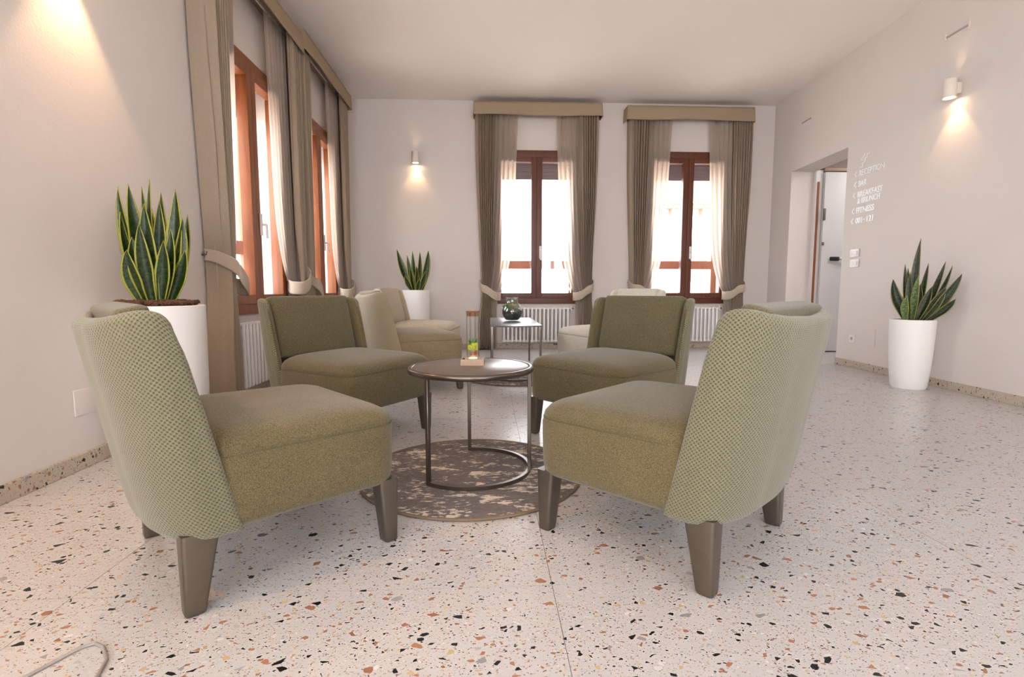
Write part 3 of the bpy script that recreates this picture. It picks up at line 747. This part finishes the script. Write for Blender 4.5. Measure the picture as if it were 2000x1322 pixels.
# ------------------------------------------------------------------ lamp terrarium on the near table
ZT1 = .0085+ZT-.0085
def disc(bm, r, z0, z1, n=24, c=(0, 0)): lathe(bm, [(r, z0), (r, z1)], n, (c[0], c[1], 0), True, True)
x, y = -.062, 2.165
jl = thing('lamp_jar', (x, y, ZT1), math.radians(-3), label='tall cork-topped glass plant lamp on a square wooden base, on the round table', cat='lamp')
bs = boxobj('wooden_base', (-.049, -.048, 0), (.049, .048, .026), M['pale_wood'], jl, bev=.003)
bm = bmesh.new(); lathe(bm, [(.005, .026), (.005, .031)], 12, (-.036, -.036, 0), True, True); finish('switch', bm, M['black'], bs)
bm = bmesh.new(); disc(bm, .018, .0262, .028); finish('led_disc', bm, M['led'], bs)
bm = bmesh.new(); lathe(bm, [(.026, .0285), (.0275, .030), (.0275, .222), (.0260, .222), (.0260, .032), (.002, .0315)], 36, capb=True); finish('glass_cylinder', bm, M['jar'], jl)
bm = bmesh.new(); disc(bm, .0285, .221, .226, 28); lathe(bm, [(.0245, .205), (.0253, .221)], 28, capb=True); finish('cork_lid', bm, M['cork'], jl)
def lump(bm, c, r, rnd, flat=1):
    R = random.Random(rnd); g = bmesh.ops.create_icosphere(bm, subdivisions=2, radius=r)['verts']
    for v in g: v.co *= R.uniform(.82, 1.18); v.co.z *= flat; v.co += Vector(c)
bm = bmesh.new()
for i in range(14): a = i*2.4; lump(bm, (.013*math.cos(a), .013*math.sin(a), .066+.009*(i % 3)), .0095, i)
finish('moss', bm, M['moss'], jl)
bm = bmesh.new()
for i, (p, q) in enumerate((((-.01, -.008, .04), (.018, -.01, .056)), ((-.002, .0, .036), (.02, .0, .05)), ((.0, -.016, .042), (.016, .006, .058)))): tube(bm, [p, ((p[0]+q[0])/2, p[1]-.003, p[2]+.006), q], .005, 7)
finish('bark_piece', bm, M['amber'], jl)
def flatleaf(bm, base, tip, width, normal, fold=.25, n=8, uvl=None, bend=Vector((0, 0, 0)), prof=None, nu=4):
    base, tip = Vector(base), Vector(tip); mid = (base+tip)/2+bend; rows = []
    nrm = Vector(normal)
    for j in range(n+1):
        t = j/n; P = base*(1-t)**2+mid*2*t*(1-t)+tip*t*t
        d = ((mid-base)*(1-t)+(tip-mid)*t).normalized(); s = d.cross(nrm).normalized(); q = s.cross(d)
        wd = width*(prof(t) if prof else math.sin(PI*min(1, .12+.88*t))**.8)
        rows.append([bm.verts.new(P+s*wd*.5*u-q*fold*wd*abs(u)**1.5*-1) for u in [(-1+2*k/nu) for k in range(nu+1)]])
    for j in range(n):
        for k in range(nu):
            f = bm.faces.new((rows[j][k], rows[j][k+1], rows[j+1][k+1], rows[j+1][k]))
            if uvl: 
                for lp, (a, b) in zip(f.loops, ((k, j), (k+1, j), (k+1, j+1), (k, j+1))): lp[uvl].uv = (a/nu, b/n)
for i in range(9):
    a = i*2.39; bm = bmesh.new(); flatleaf(bm, (.004*math.cos(a), .004*math.sin(a), .08), (.02*math.cos(a), .02*math.sin(a), .1+.006*(i % 3)), .016, (math.cos(a), math.sin(a), .6)); lo = finish('succulent_leaf', bm, M['leaf_light'], jl, recalc=False, angle=180)
# ------------------------------------------------------------------ round terrarium on the far table
te = thing('glass_terrarium', (.238, 4.93, HT), label='round open-necked glass terrarium with dark gravel and plants on the far table', cat='terrarium')
pr = [(.040, 0), (.062, .006), (.085, .035), (.098, .075), (.098, .10), (.085, .14), (.062, .167), (.056, .178), (.056, .222), (.059, .226), (.056, .227), (.053, .222), (.053, .178), (.060, .163), (.082, .138), (.095, .10), (.095, .075), (.082, .037), (.06, .009), (.001, .004)]
bm = bmesh.new(); lathe(bm, pr, 44, capb=True); finish('glass_bowl', bm, M['bowl'], te)
bm = bmesh.new(); lathe(bm, [(.055, .0095), (.078, .036), (.0925, .075), (.0925, .100), (.06, .116), (.01, .12)], 40, capb=True, capt=True)
for v in bm.verts:
    if v.co.z > .08: v.co.z += random.uniform(-.008, .008)
finish('gravel', bm, M['dark_soil'], te)
bm = bmesh.new()
for i in range(10): a = i*2.4+2.6; rr_ = .02+.045*((i*.37) % 1); lump(bm, (-.03+rr_*math.cos(a)*.7, rr_*math.sin(a)*.8, .118+.01*(i % 3)), .019, i+40)
finish('moss', bm, M['leaf_light'], te)
bm = bmesh.new()
for i in range(14):
    a = i*2.4; flatleaf(bm, (-.005, 0, .122), (-.005+.045*math.cos(a), .04*math.sin(a), .152+.02*math.cos(i*1.7)), .03, (math.cos(a), math.sin(a), .8))
finish('succulent', bm, M['peach'], te, recalc=False)
# ------------------------------------------------------------------ snake plants
def planter(x, y, prof, label, soil_z, plants, cat='potted plant', leaf_w=.05, bark=False, seed=1, mats=('leaf', 'leaf')):
    r = thing('potted_snake_plant', (x, y, 0), label=label, cat=cat)
    n = 56; bm = bmesh.new(); R = prof[-1][0]; Z = prof[-1][1]
    lathe(bm, prof+[(R-.004, Z+.002), (R-.012, Z), (R-.016, soil_z-.03)], n, capb=True); finish('pot', bm, M['pot'], r, angle=35)
    rd = random.Random(seed)
    bm = bmesh.new(); lathe(bm, [(R-.016, soil_z-.02), (R-.02, soil_z-.006), (R*.6, soil_z), (R*.3, soil_z+.006), (.01, soil_z+.008)], 40, capb=True, capt=True)
    for v in bm.verts: v.co.z += rd.uniform(-.004, .004)
    finish('soil', bm, M['soil'], r)
    if bark:
        bm = bmesh.new()
        for i in range(230):
            a = rd.uniform(0, 2*PI); q = (R-.035)*math.sqrt(rd.random()); s = rd.uniform(.008, .017)
            g = bmesh.ops.create_icosphere(bm, subdivisions=1, radius=s)['verts']; Mx = Matrix.Rotation(rd.uniform(0, 3), 3, 'Z') @ Matrix.Rotation(rd.uniform(-.5, .5), 3, 'X')
            zc = soil_z+.006+.008*(1-q/R)+rd.uniform(0, .008)
            for v in g: c = v.co*rd.uniform(.8, 1.2); c.x *= 1.2; c.z *= .8; v.co = Mx @ c+Vector((q*math.cos(a), q*math.sin(a), zc))
        tag(finish('bark_mulch', bm, M['bark'], r, smooth=False), kind='stuff')
    def prf(t): return (.42+1.15*t if t < .42 else .903*max(0, 1-((t-.42)/.58)**1.9))*1.08
    to_cam = Vector((-x, -y, 0)).normalized(); right = Vector((-to_cam.y, to_cam.x, 0))
    for i, (tx, tz, bx, wd, dep, bend, mt) in enumerate(plants):
        # tx,bx sideways offsets, dep offset towards the viewer side, tz tip height
        base = right*bx+to_cam*dep*.35+Vector((0, 0, soil_z-.01)); tip = right*tx+to_cam*dep+Vector((0, 0, tz))
        bm = bmesh.new(); uvl = bm.loops.layers.uv.new('UVMap')
        tw = rd.uniform(-.85, .85); nv = (to_cam*math.cos(tw)+right*math.sin(tw))
        flatleaf(bm, base, tip, wd, nv, .22, 16, uvl, right*bend+Vector((0, 0, .02)), prf, 8)
        o = finish('leaf', bm, M[mt], r, recalc=False, angle=180); m = o.modifiers.new('t', 'SOLIDIFY'); m.thickness = .0035; m.offset = 0
    return r
tall = lambda R, H: [(R*.74, 0), (R*.80, .02), (R*.88, H*.25), (R*.94, H*.5), (R*.985, H*.8), (R, H)]
# sideways numbers are metres: image offset * distance.  To the left (camera side sign): right vector points to the viewer's left
def lp(cx, by, d, zr, lst, hz=566, h=.765):
    out = []
    for (tx, ty, bx, wd, dep, bend, mt) in lst:
        dd = d-dep
        out.append(((cx-tx)/1000*dd*-1, h-(ty-hz)/1000*dd, (cx-bx)/1000*d*-1, wd/1000*d*1.25, dep, bend/1000*d, mt))
    return out
L = 'leaf'
left = [(243, 377, 292, 20, -.02, -14, L), (262, 369, 293, 24, .0, -8, L), (287, 372, 300, 11, -.03, -2, L), (303, 357, 303, 13, .02, -6, L), (323, 380, 312, 15, -.05, 2, L), (319, 396, 308, 20, -.02, 0, L), (352, 371, 320, 25, .0, 10, L),
        (373, 418, 328, 14, -.02, 14, L), (363, 424, 322, 20, .03, 10, L), (244, 421, 285, 17, .02, -16, L), (262, 466, 290, 22, .05, -10, L), (251, 490, 282, 24, .07, -10, L), (365, 487, 325, 24, .06, 12, L), (289, 402, 300, 24, .05, -4, L),
        (338, 446, 312, 18, .06, 8, L), (300, 400, 300, 20, -.06, 0, L), (277, 440, 296, 20, .07, -6, L), (322, 470, 308, 20, .08, 4, L)]
def mirror(lst): return [(-a, b, -c, d, e, -f, g) for a, b, c, d, e, f, g in lst]
planter(-1.53, 2.46, [(.174, 0), (.180, .02), (.187, .2), (.190, .45), (.193, .692)], 'tall white pot with a bushy snake plant by the left wall, left of the curtains', .694, [(a*.82, b, c*.82, d*1.12, e, f*1.3, g) for a, b, c, d, e, f, g in lp(303, 592, 2.39, .7, left)], bark=True, seed=3)
Dk = 'leaf_dark'; Pl = 'leaf_pale'
rightp = [(1784, 468, 1780, 15, .0, -4, Dk), (1735, 545, 1768, 18, .05, -12, Dk), (1757, 516, 1772, 10, -.03, -4, Dk), (1834, 513, 1795, 14, .0, 8, Dk), (1866, 536, 1800, 16, .04, 12, Dk), (1858, 583, 1805, 13, .08, 14, Dk),
          (1847, 521, 1800, 10, -.04, 12, Dk), (1802, 516, 1785, 12, -.05, 4, Dk), (1768, 532, 1775, 12, .03, -2, Dk), (1763, 524, 1776, 11, -.04, 0, Dk), (1765, 577, 1766, 15, .11, -2, Pl), (1785, 538, 1780, 17, .10, 2, Pl),
          (1838, 560, 1796, 17, .03, 8, Dk), (1812, 560, 1786, 15, .02, 4, Dk), (1752, 575, 1768, 14, .0, -4, Dk), (1790, 555, 1782, 16, -.04, 0, Dk)]
planter(3.31, 3.83, tall(.149, .535), 'white pot with a snake plant standing on the floor by the right wall', .53, [(a*.78, b, c*.78, d*.85, e, f, g) for a, b, c, d, e, f, g in lp(1780, 626, 4.0, .54, rightp)], seed=5)
backp = [(775, 489, 803, 12, .0, -8, L), (834, 490, 818, 12, .0, 8, L), (804, 492, 808, 8, -.04, 0, L), (818, 493, 812, 9, .0, 2, L), (794, 500, 806, 8, .02, -2, L), (789, 538, 803, 8, .06, -4, L), (811, 520, 810, 10, .05, 0, L), (828, 530, 814, 9, .05, 4, L), (800, 520, 806, 9, .03, -2, L), (818, 545, 812, 8, .07, 0, L)]
planter(-.865, 6.32, tall(.165, .76), 'tall white pot with a small snake plant in the back left corner', .75, lp(810, 566, 6.3, .76, backp), seed=8)
# ------------------------------------------------------------------ wall lamps
def sconce(T, s, z, label, power=9, tilt=-.13, cone=78):
    r = thing('wall_lamp', T((s, .07, z)), label=label, cat='lamp', group='white cylinder wall lamps'); O = r.location.copy(); TT = lambda p: T(p)-O
    bm = bmesh.new(); lathe(bm, [(.034, .004), (.042, 0), (.043, .002), (.043, .135), (.040, .137), (.036, .130), (.036, .11)], 32, capb=False, capt=True); finish('lamp_body', bm, M['white_metal'], r)
    boxobj('wall_bracket', (s-.022, .0, z+.03), (s+.022, .032, z+.11), M['white_metal'], r, TT, .002)
    bm = bmesh.new(); lathe(bm, [(.033, .0045), (.033, .008)], 24, capb=True, capt=True); finish('lamp_glass', bm, M['bulb'], r)
    l = bpy.data.lights.new('wall_lamp_beam', 'SPOT'); l.energy = power; l.color = (1, .62, .32); l.spot_size = math.radians(cone); l.spot_blend = .35; l.shadow_soft_size = .03
    lo = bpy.data.objects.new('wall_lamp_beam', l); COL.objects.link(lo); lo.location = T((s, .07, z-.002)); lo.rotation_euler = Vector((T.n*tilt+Vector((0, 0, -1)))).to_track_quat('-Z', 'Y').to_euler()
    l = bpy.data.lights.new('wall_lamp_up_beam', 'SPOT'); l.energy = power*.10; l.color = (1, .7, .4); l.spot_size = math.radians(50); l.spot_blend = .8; l.shadow_soft_size = .02
    lo = bpy.data.objects.new('wall_lamp_up_beam', l); COL.objects.link(lo); lo.location = T((s, .07, z+.14)); lo.rotation_euler = Vector((T.n*-.25+Vector((0, 0, 1)))).to_track_quat('-Z', 'Y').to_euler()
sconce(TR, 3.85, 2.20, 'white cylinder wall lamp on the right wall above the plant')
sconce(TB, -.885, 2.335, 'white cylinder wall lamp on the back wall above the small plant', 8)
sconce(TL, 2.33, 2.22, 'white cylinder wall lamp at the top left on the left wall', 60, .22, 78)
sconce(TR, 1.5, 2.20, 'white cylinder wall lamp on the right wall beside the viewer')
sconce(TL, .4, 2.22, 'white cylinder wall lamp on the left wall beside the viewer', 110, .35, 84)
# ------------------------------------------------------------------ wall sign
sg = thing('wall_sign', TR((4.93, 0, 1.4)), label='white raised hotel direction lettering with arrows on the right wall', cat='sign'); SO = sg.location.copy()
def ST(p): return TR((p[0], p[1], p[2]))-SO
def textobj(name, body, s_left, width, z, cap=.056):
    cu = bpy.data.curves.new(name, 'FONT'); cu.body = body; cu.size = 1; cu.extrude = .04; cu.offset = .012; cu.resolution_u = 3
    tmp = bpy.data.objects.new(name, cu); COL.objects.link(tmp); bpy.context.view_layer.update()
    me = bpy.data.meshes.new_from_object(tmp.evaluated_get(bpy.context.evaluated_depsgraph_get())); bpy.data.objects.remove(tmp, do_unlink=True)
    xs = [v.co.x for v in me.vertices]; x0, x1 = min(xs), max(xs); ys = [v.co.y for v in me.vertices]; y0, y1 = min(ys), max(ys)
    if '&' in body: y0 = 0
    for v in me.vertices:
        X = (v.co.x-x0)/(x1-x0)*width; Y = (v.co.y-y0)/(y1-y0)*cap; Zz = .001+(v.co.z+.04)/.08*.004
        v.co = ST((s_left-X, Zz, z+Y))
    bm = bmesh.new(); bm.from_mesh(me); bpy.data.meshes.remove(me)
    o = finish(name, bm, M['letter'], sg, smooth=False)
    # a touch bolder
    return o
SLZ = [('RECEPTION', .345, 1.862, 4.94), ('BAR', .11, 1.762, 4.94), ('BREAKFAST', .345, 1.66, 4.945), ('& BRUNCH', .315, 1.60, 4.945), ('FITNESS', .25, 1.507, 4.95), ('001', .095, 1.41, 4.955), ('-', .022, 1.41, 4.84), ('121', .085, 1.41, 4.79)]
def bar2(bm, p, q, w=.009):
    (a, b), (c, d) = p, q; L_ = math.hypot(c-a, d-b); ux, uz = (c-a)/L_, (d-b)/L_; px, pz = -uz*w/2, ux*w/2
    a, b, c, d = a-ux*w/2, b-uz*w/2, c+ux*w/2, d+uz*w/2
    vs = [bm.verts.new(ST((s, n, z))) for n in (.0008, .005) for s, z in ((a+px, b+pz), (c+px, d+pz), (c-px, d-pz), (a-px, b-pz))]
    for f in ((0, 1, 2, 3), (4, 7, 6, 5), (0, 4, 5, 1), (1, 5, 6, 2), (2, 6, 7, 3), (3, 7, 4, 0)): bm.faces.new([vs[i] for i in f])
for body, wd, z, sl in SLZ:
    if body == '-':
        bm = bmesh.new(); bar2(bm, (sl, z+.028), (sl-wd, z+.028), .008); finish('dash', bm, M['letter'], sg, smooth=False); continue
    textobj('sign_line', body, sl, wd, z, .056 if body != '& BRUNCH' else .052)
    if body not in ('& BRUNCH', '121'):
        bm = bmesh.new(); cx_ = sl+.052; bar2(bm, (cx_-.012, z+.052), (cx_+.012, z+.028), .007); bar2(bm, (cx_+.012, z+.028), (cx_-.012, z+.004), .007); finish('arrow', bm, M['letter'], sg, smooth=False)
bm = bmesh.new(); s0, z0 = 4.93, 1.945      # stairs going down to the left with an arrow
pts = [(s0+.005, z0), (s0-.03, z0), (s0-.03, z0+.036), (s0-.06, z0+.036), (s0-.06, z0+.072), (s0-.09, z0+.072), (s0-.09, z0+.108), (s0-.125, z0+.108)]
for p, q in zip(pts, pts[1:]): bar2(bm, p, q, .008)
bar2(bm, (s0-.005, z0+.062), (s0-.055, z0+.112), .008); bar2(bm, (s0-.005, z0+.062), (s0-.005, z0+.095), .008); bar2(bm, (s0-.005, z0+.062), (s0-.038, z0+.062), .008)
finish('stairs_symbol', bm, M['letter'], sg, smooth=False)
# ------------------------------------------------------------------ small wall fittings
def fitting(name, T, s, z, w_, h_, label, cat, kind):
    r = thing(name, T((s, 0, z)), label=label, cat=cat); O = r.location.copy(); TT = lambda p: T(p)-O
    if kind == 'switch':
        boxobj('cover_plate', (s-w_/2, 0, z-h_/2), (s+w_/2, .009, z+h_/2), M['silver'], r, TT, .003)
        boxobj('rocker', (s-w_*.27, .008, z-h_*.25), (s+w_*.27, .013, z+h_*.25), M['white_plastic'], r, TT, .003)
    elif kind == 'socket':
        boxobj('cover_plate', (s-w_/2, 0, z-h_/2), (s+w_/2, .009, z+h_/2), M['white_plastic'], r, TT, .003)
        bm = bmesh.new(); tube(bm, [TT((s, .009, z)), TT((s, .0105, z))], .017, 20); finish('socket_face', bm, M['silver'], r)
        bm = bmesh.new()
        for d in (-.009, 0, .009): tube(bm, [TT((s+d, .0104, z)), TT((s+d, .0112, z))], .0025, 8)
        finish('pin_holes', bm, M['black'], r)
    elif kind == 'blank':
        boxobj('blank_plate', (s-w_/2, 0, z-h_/2), (s+w_/2, .005, z+h_/2), M['wall'], r, TT, .002)
    elif kind == 'vent':
        boxobj('slot_bar', (s-w_/2, 0, z-.006), (s+w_/2, .010, z+.006), M['silver'], r, TT, .002)
        boxobj('end_cap', (s-w_/2-.008, 0, z-h_/2), (s-w_/2, .014, z+h_/2), M['white_metal'], r, TT, .002)
        boxobj('end_cap', (s+w_/2, 0, z-h_/3), (s+w_/2+.008, .014, z+h_/3), M['white_metal'], r, TT, .002)
fitting('light_switch', TR, 4.93, 1.125, .135, .075, 'upper silver switch plate beside the doorway', 'switch', 'switch')
fitting('light_switch', TR, 4.925, 1.025, .135, .075, 'lower silver switch plate beside the doorway', 'switch', 'switch')
fitting('power_socket', TR, 4.895, .285, .08, .08, 'white power socket low on the right wall', 'socket', 'socket')
fitting('cover_plate', TR, 4.67, .318, .2, .155, 'blank white cover plate beside the power socket', 'cover plate', 'blank')
fitting('cover_plate', TL, 2.30, .285, .18, .11, 'blank cover plate low on the left wall behind the front left chair', 'cover plate', 'blank')
fitting('air_vent', TR, 3.9, 2.705, .2, .075, 'slim wall vent high on the right wall above the lamp', 'vent', 'vent')
fitting('air_vent', TR, 5.92, 2.70, .2, .03, 'slim wall vent high on the right wall over the doorway', 'vent', 'vent')
# cable end on the floor at the lower left
bm = bmesh.new(); tube(bm, [(-.92, .98, .004), (-.872, 1.07, .004), (-.85, 1.082, .004), (-.825, 1.07, .004), (-.79, 1.03, .004), (-.76, .94, .004), (-.75, .8, .004)], .0035, 8)
tag(finish('cable', bm, M['cable']), 'thin grey cable looping on the floor at the lower left corner', 'cable')
# ------------------------------------------------------------------ outside: pale house beyond the right back window
hs = thing('house', (5.2, 15, 0), label='pale house with a bracketed eave seen through the right back window', cat='building')
boxobj('facade', (-1.8, 0, -3), (4, 4, 3.1), M['facade'], hs); boxobj('eave', (-2.1, -.35, 3.1), (4.2, 4.3, 3.22), M['facade_trim'], hs)
for k in range(12): boxobj('bracket', (-1.7+.45*k, -.28, 2.92), (-1.58+.45*k, 0, 3.1), M['facade_trim'], hs)
bm = bmesh.new(); vs = [bm.verts.new(p) for p in ((-2.2, -.45, 3.22), (4.3, -.45, 3.22), (4.3, 4.4, 3.22), (-2.2, 4.4, 3.22), (-.6, 2, 4.6), (2.7, 2, 4.6))]
for f in ((0, 1, 5, 4), (1, 2, 5), (2, 3, 4, 5), (3, 0, 4), (0, 3, 2, 1)): bm.faces.new([vs[i] for i in f])
finish('roof', bm, M['roof'], hs, smooth=False)
boxobj('window', (.6, -.03, 1.0), (1.3, .02, 2.2), M['shutter'], hs)
tag(boxobj('ground_outside', (-25, -25, -3.2), (30, 40, -3.0), M['facade']), kind='structure')
